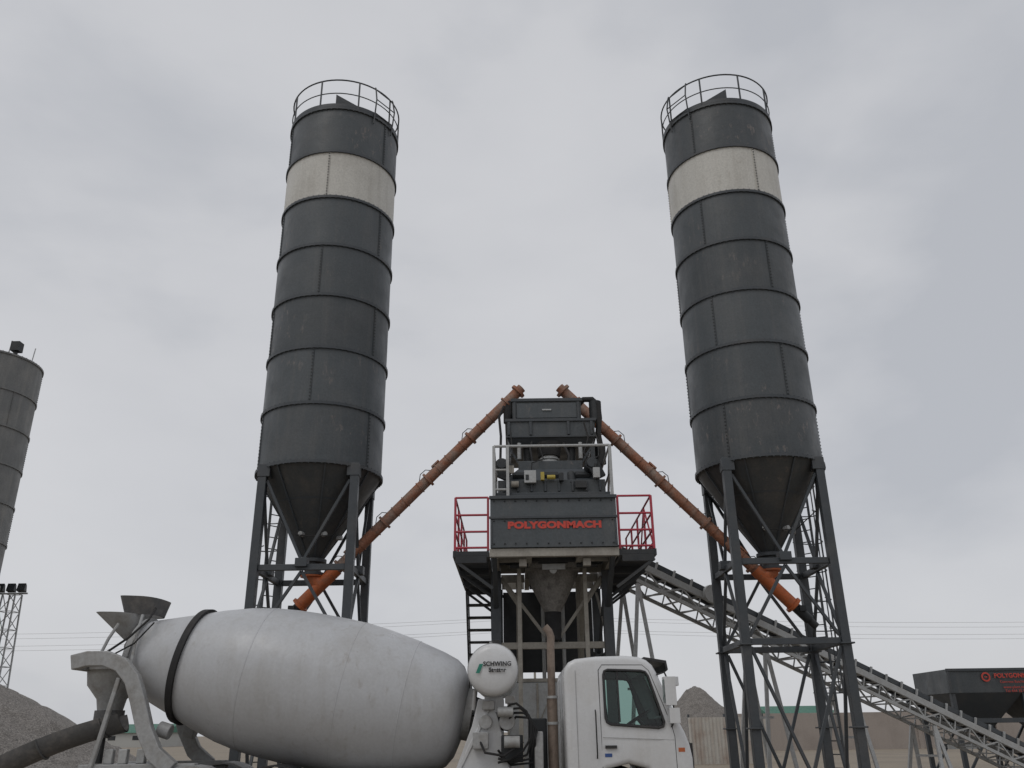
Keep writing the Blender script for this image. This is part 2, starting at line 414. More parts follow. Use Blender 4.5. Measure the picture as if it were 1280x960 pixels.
# drive motors + pulleys guards either side
for x in(-.25,1.75):
    g.cyl((x,18.2,7.1),(x,18.75,7.1),.15,STEELD,n=18);g.cyl((x,18.12,7.1),(x,18.2,7.1),.11,STEEL,n=18)
g.out('twin_shaft_mixer',P,.01)
g=G()
g.bx(.24,.5,18.0,18.1,6.62,6.9,GALV);g.bx(.27,.34,17.985,17.998,6.68,6.8,STEELD)
g.cyl((.74,18.05,6.75),(.92,18.05,6.75),.05,YEL);g.bx(.6,.68,18.0,18.1,6.68,6.86,YEL);g.bx(1.0,1.1,18.0,18.12,6.66,6.84,STEELD)
g.bx(1.35,1.6,18.02,18.1,6.5,6.66,STEELD);g.bx(1.75,1.9,18.0,18.1,6.72,6.95,GALV);g.bx(-.12,.02,18.02,18.1,6.85,7.02,BEIGE)
g.out('control_boxes',P,.006)
g=G()
g.cyl((.86,19.4,7.2),(.86,19.4,7.32),.32,STEEL,n=24);g.cyl((.86,19.4,7.32),(.86,19.4,7.62),.2,GALV,n=24)
for z in(7.38,7.46,7.54): g.cyl((.86,19.4,z),(.86,19.4,z+.03),.24,GALV,n=24)
g.cyl((.86,19.4,7.62),(.86,19.4,7.95),.26,RUBBER,r2=.3,n=24)
for x in(.35,1.4): g.cyl((x,19.6,7.2),(x,19.6,7.95),.1,STEELD)
g.out('cement_feed_flange',P)
g=G()
g.hexa([(-.05,19.4,7.9),(1.87,19.4,7.9),(1.87,21.2,7.9),(-.05,21.2,7.9),(-.14,19.25,8.08),(1.96,19.25,8.08),(1.96,21.3,8.08),(-.14,21.3,8.08)],STEEL)
g.bx(-.14,1.96,19.25,21.3,8.083,8.5,ANT[0]);g.bx(-.18,2.0,19.21,21.34,8.47,8.54,STEEL);g.bx(-.17,1.99,19.22,21.33,8.07,8.12,STEEL)
g.bx(.0,1.66,19.35,21.2,8.543,9.05,ANT[1]);g.bx(-.04,1.7,19.31,21.24,9.02,9.1,STEEL)
g.bx(.1,1.56,19.335,19.348,8.6,8.98,ANT[2])
for x in(-.12,.4,1.3,1.85): g.bx(x,x+.06,19.2,19.248,8.13,8.46,STEEL)
for x in(.02,1.56): g.bx(x,x+.06,19.3,19.347,8.56,9.0,STEEL)
g.bx(.72,.94,19.31,19.333,8.78,8.82,GALV)
for x in(.3,.85,1.4): g.tube([(x-.05,19.6,9.1),(x-.05,19.6,9.2),(x+.07,19.6,9.2),(x+.07,19.6,9.1)],.014,STEEL,n=5)
g.cyl((.45,20.2,9.1),(.45,20.2,9.35),.14,STEEL,n=14);g.cyl((1.35,20.2,9.1),(1.35,20.2,9.3),.12,STEEL,n=14)
for x in(-.12,1.9):
    for y in(19.4,21.1): g.beam((x,y,6.4),(x,y,7.9),.1,.1,STEEL)
g.beam((-.12,19.4,7.0),(-.12,21.1,7.8),.06,.06,STEEL);g.beam((1.9,19.4,7.0),(1.9,21.1,7.8),.06,.06,STEEL)
g.beam((-.12,19.38,7.9),(.25,19.38,7.3),.05,.05,STEEL);g.beam((1.9,19.38,7.9),(1.5,19.38,7.3),.05,.05,STEEL)
for x in(.15,1.6): g.cyl((x,19.3,7.55),(x,19.3,7.95),.05,GALV,n=10)
g.out('cement_weigh_hopper',P,.01)
g=G()
g.tube([(1.6,19.6,9.0),(1.75,19.5,9.12),(1.95,19.45,9.1),(2.08,19.4,8.95),(2.1,19.4,8.6),(2.05,19.4,8.2),(2.12,19.4,7.7),(2.0,19.4,7.2)],.07,RUBBER,n=10)
g.cyl((2.02,19.5,8.55),(2.02,19.5,9.05),.15,STEELD,n=16);g.cyl((2.1,19.6,7.5),(2.1,19.6,7.95),.13,STEELD,n=16)
g.tube([(-.2,19.3,8.9),(-.32,19.25,8.6),(-.28,19.2,8.1),(-.3,19.2,7.4),(-.1,19.1,6.9)],.03,RUBBER)
g.tube([(1.2,19.2,7.9),(1.3,18.9,7.5),(1.25,18.7,7.25)],.03,RUBBER)
g.tube([(.45,19.2,7.95),(.4,18.9,7.7),(.45,18.8,7.3)],.025,RUBBER)
g.tube([(.4,18.05,6.9),(.42,18.1,7.1),(.6,18.4,7.25),(.7,18.8,7.4),(.6,19.15,7.9)],.014,RUBBER,n=5)
g.tube([(1.82,18.05,6.95),(1.8,18.2,7.2),(1.95,18.6,7.4),(2.0,19.0,7.9),(1.9,19.2,8.3)],.014,RUBBER,n=5)
g.tube([(1.7,19.15,8.4),(1.78,19.1,8.0),(1.65,19.0,7.6),(1.75,18.6,7.3)],.02,RUBBER,n=6)
g.tube([(-.05,18.05,7.0),(-.1,18.3,7.3),(.0,18.9,7.5),(-.05,19.15,8.2)],.016,RUBBER,n=5)
g.out('dust_hoses',P)
g=G()
def rail(pts,hs,m,r=.024,post=None,z=0):
    for h in hs: g.tube([(x,y,z+h) for x,y in pts],r,m,n=8)
    for x,y in (post or pts): g.beam((x,y,z),(x,y,z+max(hs)),r*2,r*2,m)
rail([(-.42,17.92),(2.13,17.92)],[1.16],GALV,.032,z=6.27,post=[(-.42,17.92),(-.12,17.92),(2.13,17.92)])
rail([(-.42,17.92),(-.12,17.92)],[.62,.18],GALV,.026,z=6.27)
rail([(-.42,17.95),(-.42,20.6)],[1.16,.6],GALV,.026,z=6.27)
rail([(2.13,17.95),(2.13,20.6)],[1.16,.6],GALV,.026,z=6.27)
g.beam((2.13,17.95,7.4),(2.17,19.2,6.3),.05,.05,GALV)
g.out('upper_rail_frame',P)
g=G()
for x0,x1,xo in((-1.27,-.53,-1.25),(2.21,2.97,2.95)):
    xi=x1-.02 if x0<0 else x0+.02
    ys=[17.95+i*1.1 for i in range(5)]
    rail([(xi,17.93),(xo,17.93)],[1.14,.76,.4,.06],RED,.024,z=5.14)
    rail([(xo,17.95),(xo,22.4)],[1.14,.76,.4],RED,.022,z=5.14,post=[(xo,y) for y in ys])
    g.bx(xo-.006,xo+.006,17.97,22.4,5.145,5.3,RED)
    if x0>0:
        g.beam((xo,17.97,5.2),(xo,19.0,6.25),.03,.03,RED);g.beam((xo,20.1,5.2),(xo,19.05,6.25),.03,.03,RED)
g.out('red_guard_rails',P)
g=G()
for x0,x1 in((-1.29,-.53),(2.21,2.99)):
    g.bx(x0,x0+.05,17.9,22.5,5.0,5.13,STEELD);g.bx(x1-.05,x1,17.9,22.5,5.0,5.13,STEELD)
    y=17.9
    while y<22.5:
        g.bx(x0+.052,x1-.052,y,y+.05,5.03,5.12,STEELD);y+=.13
    for y in(17.9,19.4,20.9,22.3):
        g.bx(x0+.053,x1-.053,y+.002,y+.08,4.88,5.028,STEELD)
        xa=x0+.05 if x0<0 else x1-.05
        xb=-.45 if x0<0 else 2.12
        g.beam((xa,y+.04,4.93),(xb,y+.04,4.35),.06,.06,STEELD)
g.out('side_walkways',P)
g=G()
g.bx(-.52,2.2,17.85,17.99,4.99,5.16,BEIGE)
for x in(-.46,.25,1.33,2.04): g.bx(x,x+.12,18.0,22.4,4.98,5.19,BEIGE)
for y in(18.5,19.9,21.2,22.3): g.bx(-.33,.24,y,y+.1,5.0,5.18,BEIGE);g.bx(1.46,2.03,y,y+.1,5.0,5.18,BEIGE);g.bx(.38,1.32,y+.002,y+.1,5.0,5.18,STEELD)
g.bx(-.3,.2,18.05,18.45,5.1,5.16,CEMENTY);g.bx(1.5,2.0,18.05,18.45,5.1,5.16,CEMENTY)
for x in (.15,1.5): g.box((x+.03,18.1,4.9),(.16,.14,.16),BEIGE)
for x in(-.42,2.08):
    for y in(19.6,22.3): g.beam((x,y,0),(x,y,4.97),.22,.22,STEEL);g.box((x,y,.03),(.5,.5,.06),STEEL)
for x in(.1,1.56):
    g.beam((x,21.2,0),(x,21.2,4.97),.14,.14,BEIGE)
    g.beam((x,19.7,4.9),(x,21.1,3.2),.11,.11,BEIGE)
    g.beam((x,19.2,0),(x,19.2,4.97),.09,.09,BEIGE)
g.beam((-.31,19.6,4.8),(.1,19.6,4.2),.08,.08,BEIGE);g.beam((1.97,19.6,4.8),(1.56,19.6,4.2),.08,.08,BEIGE)
for y in(19.6,22.3):
    g.beam((-.31,y,3.35),(1.97,y,3.35),.12,.14,BEIGE)
    g.beam((-.31,y+.02,4.85),(.75,y+.02,3.45),.07,.07,BEIGE);g.beam((1.97,y+.02,4.85),(.93,y+.02,3.45),.07,.07,BEIGE)
for x in(-.42,2.08):
    g.beam((x,19.72,3.2),(x,22.18,3.2),.1,.12,STEEL);g.beam((x,19.72,4.85),(x,22.18,3.4),.07,.07,STEEL);g.beam((x,22.18,4.85),(x,19.72,3.4),.06,.06,BEIGE)
    g.beam((x,19.72,.3),(x,22.18,3.0),.07,.07,STEEL)
g.beam((-.42,17.98,5.05),(-.42,19.5,4.2),.1,.12,STEEL);g.beam((2.08,17.98,5.05),(2.08,19.5,4.2),.1,.12,STEEL)
g.out('support_frame',P,.006)
g=G()
g.lathe([(0,.42),(.12,.44),(.14,.3)],(.84,18.9,4.98),(0,0,1),STEELD,8,True,True)
g.beam((.35,18.7,4.96),(1.35,18.7,4.96),.1,.1,CEMENTY);g.beam((.6,18.6,4.9),(1.1,18.6,4.9),.06,.12,GALV)
g.cyl((.84,18.62,4.84),(.84,18.9,4.9),.08,GALV)
g.cyl((-.1,18.6,4.93),(.3,18.6,4.93),.05,STEELD);g.cyl((1.35,18.6,4.93),(1.8,18.6,4.93),.05,STEELD)
g.lathe([(0,.19),(.62,.5),(.9,.56)],(.84,19.5,4.05),(0,0,1),CEMENTY,28)
g.bx(.26,1.44,18.96,20.14,4.90,4.96,CEMENTY)
g.cyl((.84,19.5,3.45),(.84,19.5,4.08),.17,RUBBER,r2=.19,n=16)
g.out('discharge_hopper',P)
g=G()
N_=17
for i in range(N_):
    y=22.55+i*.24;z=5.0-i*.29
    g.bx(-1.22,-.64,y,y+.24,z-.05,z,STEELD)
for x in(-1.25,-.61):
    g.beam((x,22.5,5.02),(x,26.6,.06),.05,.18,STEEL)
    g.tube([(x,22.5,6.05),(x,26.6,1.1)],.022,STEEL)
    for k in range(5): g.beam((x,22.6+k*.95,4.95-k*1.148),(x,22.6+k*.95,5.93-k*1.148),.03,.03,STEEL)
g.out('access_stair',P)
g=G()
g.bx(-.2,1.75,20.2,21.05,.1,2.62,GALV);g.bx(-.23,1.78,20.17,21.08,2.623,2.7,BEIGE)
g.beam((-.1,20.18,.5),(.8,20.18,2.4),.05,.02,BEIGE)
for x in(-.2,.45,1.1,1.7): g.bx(x,x+.05,20.17,20.198,.1,2.6,BEIGE)
g.bx(-.3,1.95,22.2,22.25,2.95,4.9,STEELD)
for x in(.1,.7,1.2): g.cyl((x,22.0,2.8),(x,22.0,4.6),.05,GALV,n=8)
g.out('pump_cabinet',P,.006)

# ------------------------------------------------------------ belt conveyor
E=empty('belt_conveyor')
A=Vector((1.9,22.4,6.1));Bv=Vector((15.9,28.4,.45));t=(Bv-A).normalized();sd_=t.cross(Vector((0,0,1))).normalized();up=sd_.cross(t)
g=G();Lc=(Bv-A).length;hw=.45
for s_ in(-1,1):
    o=sd_*hw*s_
    g.beam(A+o,Bv+o,.08,.17,GALV);g.beam(A+o-up*.42,Bv+o-up*.42,.06,.09,GALV)
    n=int(Lc/.55);ds=Lc/n
    for k in range(n):
        p=A+o+t*(k*ds);q=A+o+t*((k+1)*ds)
        if k%2: g.beam(p-up*.08,q-up*.39,.04,.04,GALV)
        else: g.beam(p-up*.39,q-up*.08,.04,.04,GALV)
        g.beam(p-up*.08,p-up*.385,.03,.03,GALV)
for k in range(n):
    p=A+t*(k*ds)-up*.42;g.beam(p-sd_*(hw-.03),p+sd_*(hw-.03),.04,.04,GALV)
g.out('truss',E)
g=G()
g.hexa([A-sd_*.33+up*.13,A+sd_*.33+up*.13,A+sd_*.33+up*.17,A-sd_*.33+up*.17,Bv-sd_*.33+up*.13,Bv+sd_*.33+up*.13,Bv+sd_*.33+up*.17,Bv-sd_*.33+up*.17],RUBBER)
for s_ in(-1,1):
    o=sd_*.4*s_
    g.beam(A+o+up*.2,Bv+o+up*.2,.02,.13,STEEL)
g.out('belt',E)
g=G()
for k in range(0,n,1):
    p=A+t*(k*ds+.2)
    for s_ in(-1,1): g.beam(p+sd_*.45*s_+up*.06,p+sd_*.45*s_+up*.28,.05,.05,GALV)
    g.cyl(p-sd_*.38+up*.09,p+sd_*.38+up*.09,.04,GALV,n=8)
g.cyl(A-sd_*.4+up*.05,A+sd_*.4+up*.05,.2,STEELD);g.cyl(Bv-sd_*.4+up*.0,Bv+sd_*.4+up*.0,.2,STEELD)
g.cyl(A+t*3.6+sd_*.5+up*.1,A+t*3.6+sd_*.62+up*.1,.24,GALV,n=20)
g.out('rollers',E)
g=G()
for d in(1.5,5.6,8.6,11.6):
    p=A+t*d-up*.45
    for s_ in(-1,1):
        q=p+sd_*.4*s_
        sp=.35*p.z/3
        g.beam(q,(q.x-sp+sd_.x*.1*s_,q.y+sd_.y*.4*s_,.0),.09,.09,GALV)
        g.beam(q,(q.x+sp,q.y+sd_.y*.4*s_,.0),.09,.09,GALV)
    p1=p-sd_*.4;p2=p+sd_*.4
    g.beam((p1.x,p1.y,p1.z*.5),(p2.x,p2.y,p2.z*.5),.06,.06,GALV)
g.out('trestles',E)

# ------------------------------------------------------------ aggregate bin
E=empty('aggregate_bin')
g=G()
x0,x1,y0,y1=14.35,23.95,30,32.6
g.bx(x0,x1,y0,y0+.06,2.6,3.35,ANT[1]);g.bx(x0,x1,y1-.06,y1,2.6,3.35,ANT[1]);g.bx(x0,x0+.06,y0+.062,y1-.062,2.6,3.35,ANT[0]);g.bx(x1-.06,x1,y0+.062,y1-.062,2.6,3.35,ANT[0])
g.bx(x0-.03,x1+.03,y0-.04,y0-.002,3.28,3.37,STEEL)
for i in range(4):
    a=x0+i*2.4;b=a+2.4;m=(a+b)/2
    g.hexa([(m-.35,y0+.95,1.4),(m+.35,y0+.95,1.4),(m+.35,y1-.95,1.4),(m-.35,y1-.95,1.4),(a+.02,y0+.01,2.6),(b-.02,y0+.01,2.6),(b-.02,y1-.01,2.6),(a+.02,y1-.01,2.6)],STEEL)
    if i!=1: g.bx(a,a+.07,y0-.05,y0-.002,2.6,3.27,STEEL)
g.bx(x0+.1,x1-.1,30.2,32.4,2.9,3.15,GRAVEL)
g.out('hoppers',E,.008)
g=G()
for i in range(5):
    x=x0+.1+i*2.35
    for y in(y0+.1,y1-.1):
        g.beam((x,y,0),(x,y,2.6),.14,.14,STEEL)
        if i<4: g.beam((x+.1,y,.2),(x+1.1,y,1.6),.07,.07,STEEL)
for y in(y0+.1,y1-.1): g.beam((x0+.2,y+.003,1.75),(x1-.2,y+.003,1.75),.1,.14,STEEL)
g.beam((x0,31.3,1.0),(x1,31.3,1.0),.7,.08,RUBBER);g.beam((x0,30.9,.95),(x1,30.9,.95),.06,.14,GALV)
g.out('bin_frame',E)
text('bin_lettering','POLYGONMACH',(16.62,29.93,3.12),.19,REDT,E,bold=.006)
text('bin_lettering_small','Concrete Batching Plants',(16.62,29.93,2.93),.11,REDT,E)
text('bin_lettering_web','www.plant.com\nTel 444 35 08',(16.5,29.93,2.70),.12,REDT,E)
g=G();g.lathe([(0,.1),(0,.15),(.01,.15),(.01,.1)],(15.6,29.95,3.09),(0,-1,0),REDT,20);g.box((15.6,29.945,3.09),(.1,.01,.03),REDT);g.out('bin_logo',E)

# ------------------------------------------------------------ concrete mixer truck
T=empty('concrete_mixer_truck')
yc=15.6
ra=Vector((-6.62,yc,2.93));fa=Vector((-.9,yc,1.84));ax=(fa-ra).normalized()
g=G()
prof=[(.02,.50),(0,.56),(.06,.58),(.4,.69),(.9,.85),(1.35,1.0),(1.8,1.12),(2.2,1.19),(2.6,1.225),(3.0,1.24),(3.5,1.24),(3.9,1.225),(4.3,1.18),(4.8,1.095),(5.3,.98),(5.55,.90),(5.68,.81),(5.78,.65),(5.84,.4),(5.86,.2)]
g.lathe(prof,ra,ax,DRUM,96,False,True)
g.lathe([(.03,.49),(.6,.6),(1.5,.9)],ra,ax,RUBBER,64,False,True)
g.out('mixing_drum',T,ang=60)
g=G()
def prad(t_):
    for (a,b),(c,d) in zip(prof[1:],prof[2:]):
        if a<=t_<=c: return b+(d-b)*(t_-a)/(c-a)
for t_ in(2.25,3.85,4.85):
    r_=prad(t_);g.lathe([(t_-.012,r_-.004),(t_-.008,r_+.0045),(t_+.008,r_+.0045),(t_+.012,r_-.004)],ra,ax,DRUM,96)
g.out('drum_weld_seams',T)
g=G();r_=prad(1.05)
g.lathe([(.98,r_-.03),(.98,r_+.055),(1.09,r_+.075),(1.09,r_-.01)],ra,ax,RUBBER,96)
g.lathe([(.0,.57),(.0,.62),(.1,.64),(.1,.57)],ra,ax,TGREY,64)
g.out('drum_track_ring',T)
g=G()
pts=[(-7.3,2.74),(-7.05,2.80),(-6.75,2.80),(-6.48,2.70),(-6.27,2.48),(-6.12,2.15),(-5.95,1.7),(-5.75,1.35),(-5.45,1.12)]
for ya,yb in((14.62,14.78),(16.42,16.58)): g.ribbon(pts,.24,ya,yb,TGREY)
g.bx(-7.36,-7.24,14.79,16.41,2.64,2.78,TGREY)
g.bx(-6.95,-5.1,14.72,14.9,1.0,1.2,TGREY);g.bx(-6.95,-5.1,16.3,16.48,1.0,1.2,TGREY)
g.beam((-6.75,14.72,1.1),(-6.5,14.72,2.5),.07,.08,TGREY)
g.bx(-6.9,-6.3,14.9,16.3,1.02,1.18,TGREY)
for x,y in((-6.6,14.8),(-6.35,14.75),(-6.1,14.85)): g.bx(x,x+.14,y,y+.12,1.2,1.42,GALV)
g.cyl((-5.85,15.0,1.72),(-5.65,15.0,1.66),.12,TGREY);g.cyl((-5.85,16.2,1.72),(-5.65,16.2,1.66),.12,TGREY)
g.out('rear_pedestal',T,.015)
g=G()
def ofun(c0,rx0,ry0,c1,rx1,ry1,m,tilt=0,n=28):
    vs=[];fs=[]
    for (c,rx,ry,tl) in((c0,rx0,ry0,0),(c1,rx1,ry1,tilt),(c1,rx1-.02,ry1-.02,tilt),(c0,rx0-.02,ry0-.02,0)):
        for k in range(n):
            a=2*math.pi*k/n;ca,sa=math.cos(a),math.sin(a)
            sq=lambda v:math.copysign(abs(v)**.7,v)
            vs.append((c[0]+rx*sq(ca),c[1]+ry*sq(sa),c[2]+tl*ca))
    for j in range(3):
        for k in range(n):
            q=(k+1)%n;fs.append((j*n+k,j*n+q,(j+1)*n+q,(j+1)*n+k))
    g.add(vs,fs,m)
ofun((-6.60,15.6,3.58),.29,.38,(-6.62,15.6,3.88),.38,.48,CHUTE,tilt=-.03)
ofun((-6.68,15.6,3.16),.16,.28,(-6.95,15.6,3.60),.40,.58,TGREY,tilt=-.02)
g.cyl((-6.72,15.6,3.2),(-6.45,15.6,2.95),.22,TGREY)
g.tube([(-7.0,14.95,2.85),(-6.9,14.98,3.15),(-6.8,15.05,3.4)],.028,TGREY)
g.tube([(-6.4,14.85,2.7),(-6.42,14.95,3.2),(-6.45,15.15,3.55)],.028,TGREY)
g.tube([(-6.9,14.8,2.85),(-6.5,14.85,3.15),(-6.25,14.95,3.45),(-6.3,15.3,3.68)],.02,RUBBER)
g.tube([(-6.75,14.82,2.85),(-6.4,14.85,3.05),(-6.15,14.95,3.4)],.014,RUBBER)
g.out('charging_hopper',T)
g=G()
g.lathe([(0,.2),(.2,.24),(.42,.42),(.68,.46)],(-6.92,15.5,2.0),(0,0,1),TGREY,32)
g.lathe([(.66,.46),(.66,.49),(.71,.49),(.71,.46)],(-6.92,15.5,2.0),(0,0,1),TGREY,32)
g.cyl((-6.92,15.5,1.82),(-6.92,15.5,2.02),.24,CHUTE)
g.out('discharge_funnel',T)
g=G()
a=Vector((-6.55,15.15,1.95));b=Vector((-8.9,14.8,.95));tt=(b-a).normalized();ss=tt.cross(Vector((0,0,1))).normalized();uu=ss.cross(tt)
vs=[];fs=[];n_=14;M_=8
for j in range(M_+1):
    q=a+(b-a)*j/M_+Vector((0,0,.25*(4*(j/M_)*(1-j/M_))*.5))
    for rr in(.30,.28):
        for k in range(n_+1):
            an=math.pi*k/n_
            vs.append(q+ss*rr*math.cos(an)-uu*rr*math.sin(an))
W=2*(n_+1)
for j in range(M_):
    for k in range(n_):
        fs.append((j*W+k,j*W+k+1,(j+1)*W+k+1,(j+1)*W+k))
        o=n_+1;fs.append((j*W+o+k,(j+1)*W+o+k,(j+1)*W+o+k+1,j*W+o+k+1))
    fs.append((j*W,(j+1)*W,(j+1)*W+n_+1,j*W+n_+1));fs.append((j*W+n_,j*W+2*n_+1,(j+1)*W+2*n_+1,(j+1)*W+n_))
g.add(vs,fs,CHUTE)
for fr in(.12,.5,.85):
    q=a+(b-a)*fr+Vector((0,0,.5*fr*(1-fr)))
    g.tube([q+ss*.315*math.cos(math.pi*k/12)-uu*.315*math.sin(math.pi*k/12) for k in range(13)],.018,CHUTE,n=5)
g.cyl((-6.85,15.2,1.2),(-6.85,15.2,1.8),.06,STEELD)
g.out('discharge_chute',T)
g=G()
for y in(15.2,16.0): g.bx(-6.8,2.3,y-.04,y+.04,.72,1.0,STEELD)
for x in(-6.7,-5,-3.2,-1.4,.4,2.1): g.bx(x,x+.1,15.25,15.95,.75,.97,STEELD)
g.bx(-3.0,-1.2,14.45,14.95,.45,.9,TGREY);g.bx(-1.0,.3,14.45,14.95,.45,.95,STEELD)
g.bx(-6.9,-6.8,14.5,16.7,.55,.8,STEELD);g.bx(-6.93,-6.9,14.6,14.9,.6,.72,RED2)
g.out('chassis',T,.01)
g=G()
def wheel(x,y,sg,dual=False):
    for q in ((0,.32) if dual else (0,)):
        yy=y+sg*q
        g.lathe([(-.14,.3),(-.15,.42),(-.12,.49),(-.05,.515),(.05,.515),(.12,.49),(.15,.42),(.14,.3)],(x,yy,.515),(0,1,0),RUBBER,40)
        g.lathe([(-.12,.3),(-.05,.26),(-.02,.1),(-.1,.09),(-.1,.0)],(x,yy,.515),(0,1,0),TWHITE,32)
        g.lathe([(.12,.3),(.05,.26),(.02,.1),(.1,.09),(.1,.0)],(x,yy,.515),(0,1,0),TWHITE,32)
for x in(-5.1,-3.75): wheel(x,14.6,1,True);wheel(x,16.6,-1,True)
for x in(1.75,): wheel(x,14.6,1);wheel(x,16.6,-1)
for x in(-5.1,-3.75,1.75): g.cyl((x,14.7,.515),(x,16.5,.515),.08,STEELD)
g.out('wheels',T)
g=G()
for x in(-5.1,-3.75):
    for y in(14.4,16.15): g.ribbon([(x+.64*math.cos(math.pi*k/12),.52+.64*math.sin(math.pi*k/12)) for k in range(1,12)],.03,y,y+.62,BLACKP if x>-4 else TGREY)
g.out('mudguards',T)
g=G()
fb=Vector((-.9,yc,1.90))
g.cyl(fb+ax*.02,fb+ax*.16,.42,TGREY,n=28);g.cyl(fb+ax*.16,fb+ax*.5,.3,TGREY,r2=.24,n=24);g.cyl(fb+ax*.5,fb+ax*.8,.15,STEELD,n=16)
for k in range(12):
    an=k*math.pi/6;g.cyl(fb+ax*.15+Vector((0,.36*math.cos(an),.36*math.sin(an))),fb+ax*.2+Vector((0,.36*math.cos(an),.36*math.sin(an))),.03,STEELD,n=6)
for ya in(14.85,16.25):
    g.prism([(-1.0,1.0),(-.1,1.0),(-.28,1.75),(-.42,2.1),(-.62,2.1),(-.72,1.7)],ya,ya+.08,TWHITE)
    g.beam((-.95,ya+.04,1.0),(-.45,ya+.04,1.95),.12,.06,TWHITE)
g.bx(-.6,-.3,14.94,16.24,1.85,1.95,TWHITE)
g.bx(-.25,.1,14.75,15.3,1.15,1.55,STEELD);g.bx(-.7,-.45,14.65,14.84,1.35,1.6,TGREY)
g.cyl((-.15,14.7,1.75),(-.15,14.95,1.75),.13,TGREY);g.cyl((-.3,14.6,1.9),(-.05,14.6,1.9),.08,GALV)
g.cyl((-.5,14.7,1.75),(-.5,14.84,1.75),.11,TGREY);g.cyl((-.2,14.6,1.45),(.05,14.6,1.45),.09,TGREY)
g.box((-.45,14.75,2.0),(.2,.16,.14),TGREY);g.box((-.1,14.68,2.08),(.16,.12,.12),TGREY)
g.out('drum_gearbox',T,.012)
g=G()
for q in range(4):
    o=q*.06
    g.tube([(-.2+o*.6,14.6+o,1.9-o),(-.1+o*.5,14.56+o,2.0-o),(0+o,14.55,2.02-o*1.2),(.16+o*.6,14.55+o*.4,1.9-o),(.24+o*.5,14.57+o*.3,1.7-o*.4),(.22+o*.4,14.6,1.5),(.1+o,14.62+o,1.32-o),(-.1,14.65+o,1.2-o*.5),(-.3,14.7,1.15+o)],.019,RUBBER,n=7)
g.tube([(-.6,14.7,1.5),(-.5,14.55,1.3),(-.2,14.55,1.25),(.1,14.6,1.45)],.02,RUBBER,n=7)
g.out('hydraulic_hoses',T)
g=G()
tx,tz=-.37,2.53
g.lathe([(0,.0),(.01,.15),(.03,.3),(.06,.36),(.1,.39),(.14,.4),(2.1,.4),(2.16,.36),(2.2,.2),(2.21,0)],(tx,14.3,tz),(0,1,0),TWHITE,56)
g.lathe([(.17,.4),(.17,.412),(.22,.412),(.22,.4)],(tx,14.3,tz),(0,1,0),TGREY,56)
g.bx(tx-.06,tx+.06,14.6,14.7,2.92,2.98,TGREY)
g.cyl((tx+.05,14.55,tz+.38),(tx+.05,14.55,tz+.46),.06,BLACKP)
g.tube([(tx-.3,14.75,tz-.3),(tx-.33,14.75,tz-.6)],.03,TGREY);g.beam((tx,14.9,tz-.4),(tx,14.9,1.9),.3,.08,TWHITE);g.beam((tx,16.25,tz-.4),(tx,16.25,1.9),.3,.08,TWHITE)
g.out('water_tank',T,ang=50)
text('tank_lettering','SCHWING\nStetter',(tx+.075,14.285,tz+.03),.093,BLACKP,T,bold=.003)
g=G();g.add([(tx-.27,14.293,tz-.06),(tx-.21,14.293,tz-.06),(tx-.15,14.29,tz+.08),(tx-.21,14.29,tz+.08)],[(0,1,2,3)],GREEN);g.out('tank_mark',T)
g=G()
g.tube([(.59,15.0,1.0),(.59,15.0,2.9),(.60,15.0,3.08),(.57,15.0,3.17),(.50,15.0,3.25)],.065,EXH,n=16)
g.cyl((.59,15.0,1.0),(.59,15.0,2.1),.085,EXH,n=20);g.cyl((.59,15.0,2.1),(.59,15.0,2.14),.1,GALV,n=20);g.cyl((.59,15.0,1.7),(.59,15.0,1.74),.1,GALV,n=20)
g.out('exhaust_stack',T)
# cab
y0,y1=14.35,16.85
def cabsolid(name,prof,ya,yb,taper,mat,bev):
    g=G();n=len(prof)
    yo=lambda z:max(0,z-1.7)*taper
    vs=[(x,ya+yo(z),z) for x,z in prof]+[(x,yb-yo(z),z) for x,z in prof]
    fs=[tuple(range(n)),tuple(range(2*n-1,n-1,-1))]+[(i,(i+1)%n,(i+1)%n+n,i+n) for i in range(n)]
    g.add(vs,fs,mat);return g.out(name,None,bev,seg=5)
cp=[(.78,.85),(.76,2.42),(.785,2.54),(.85,2.63),(.96,2.68),(1.3,2.715),(1.75,2.72),(1.98,2.70),(2.11,2.65),(2.20,2.57),(2.26,2.45),(2.42,2.05),(2.55,1.72),(2.63,1.56),(2.69,1.38),(2.72,1.2),(2.73,.45),(2.28,.45),(2.22,.8),(2.0,1.05),(1.72,1.12),(1.4,1.05),(1.15,.85)]
cab=cabsolid('cab_shell',cp,y0,y1,.075,TWHITE,.085)
ip=[(.86,1.2),(.84,2.44),(.92,2.56),(1.95,2.60),(2.10,2.48),(2.44,1.69),(2.52,1.5),(2.52,1.2)]
cut1=cabsolid('c1',ip,y0+.07,y1-.07,.075,SEAT,0)
g=G();wp=[(1.40,1.78),(1.42,1.72),(1.48,1.69),(2.22,1.63),(2.29,1.65),(2.31,1.71),(2.11,2.40),(2.07,2.46),(2.0,2.48),(1.47,2.50),(1.42,2.48),(1.40,2.42)];g.prism(wp,y0-1,y1+1,SEAT);cut2=g.out('c2')
g=G();g.hexa([(2.0,y0+.22,1.78),(2.9,y0+.22,1.78),(2.9,y1-.22,1.78),(2.0,y1-.22,1.78),(1.84,y0+.24,2.47),(2.9,y0+.24,2.47),(2.9,y1-.24,2.47),(1.84,y1-.24,2.47)],SEAT);cut3=g.out('c3')
for c in(cut1,cut2,cut3):
    m=cab.modifiers.new('b','BOOLEAN');m.operation='DIFFERENCE';m.object=c;m.solver='EXACT'
dg=bpy.context.evaluated_depsgraph_get();dg.update()
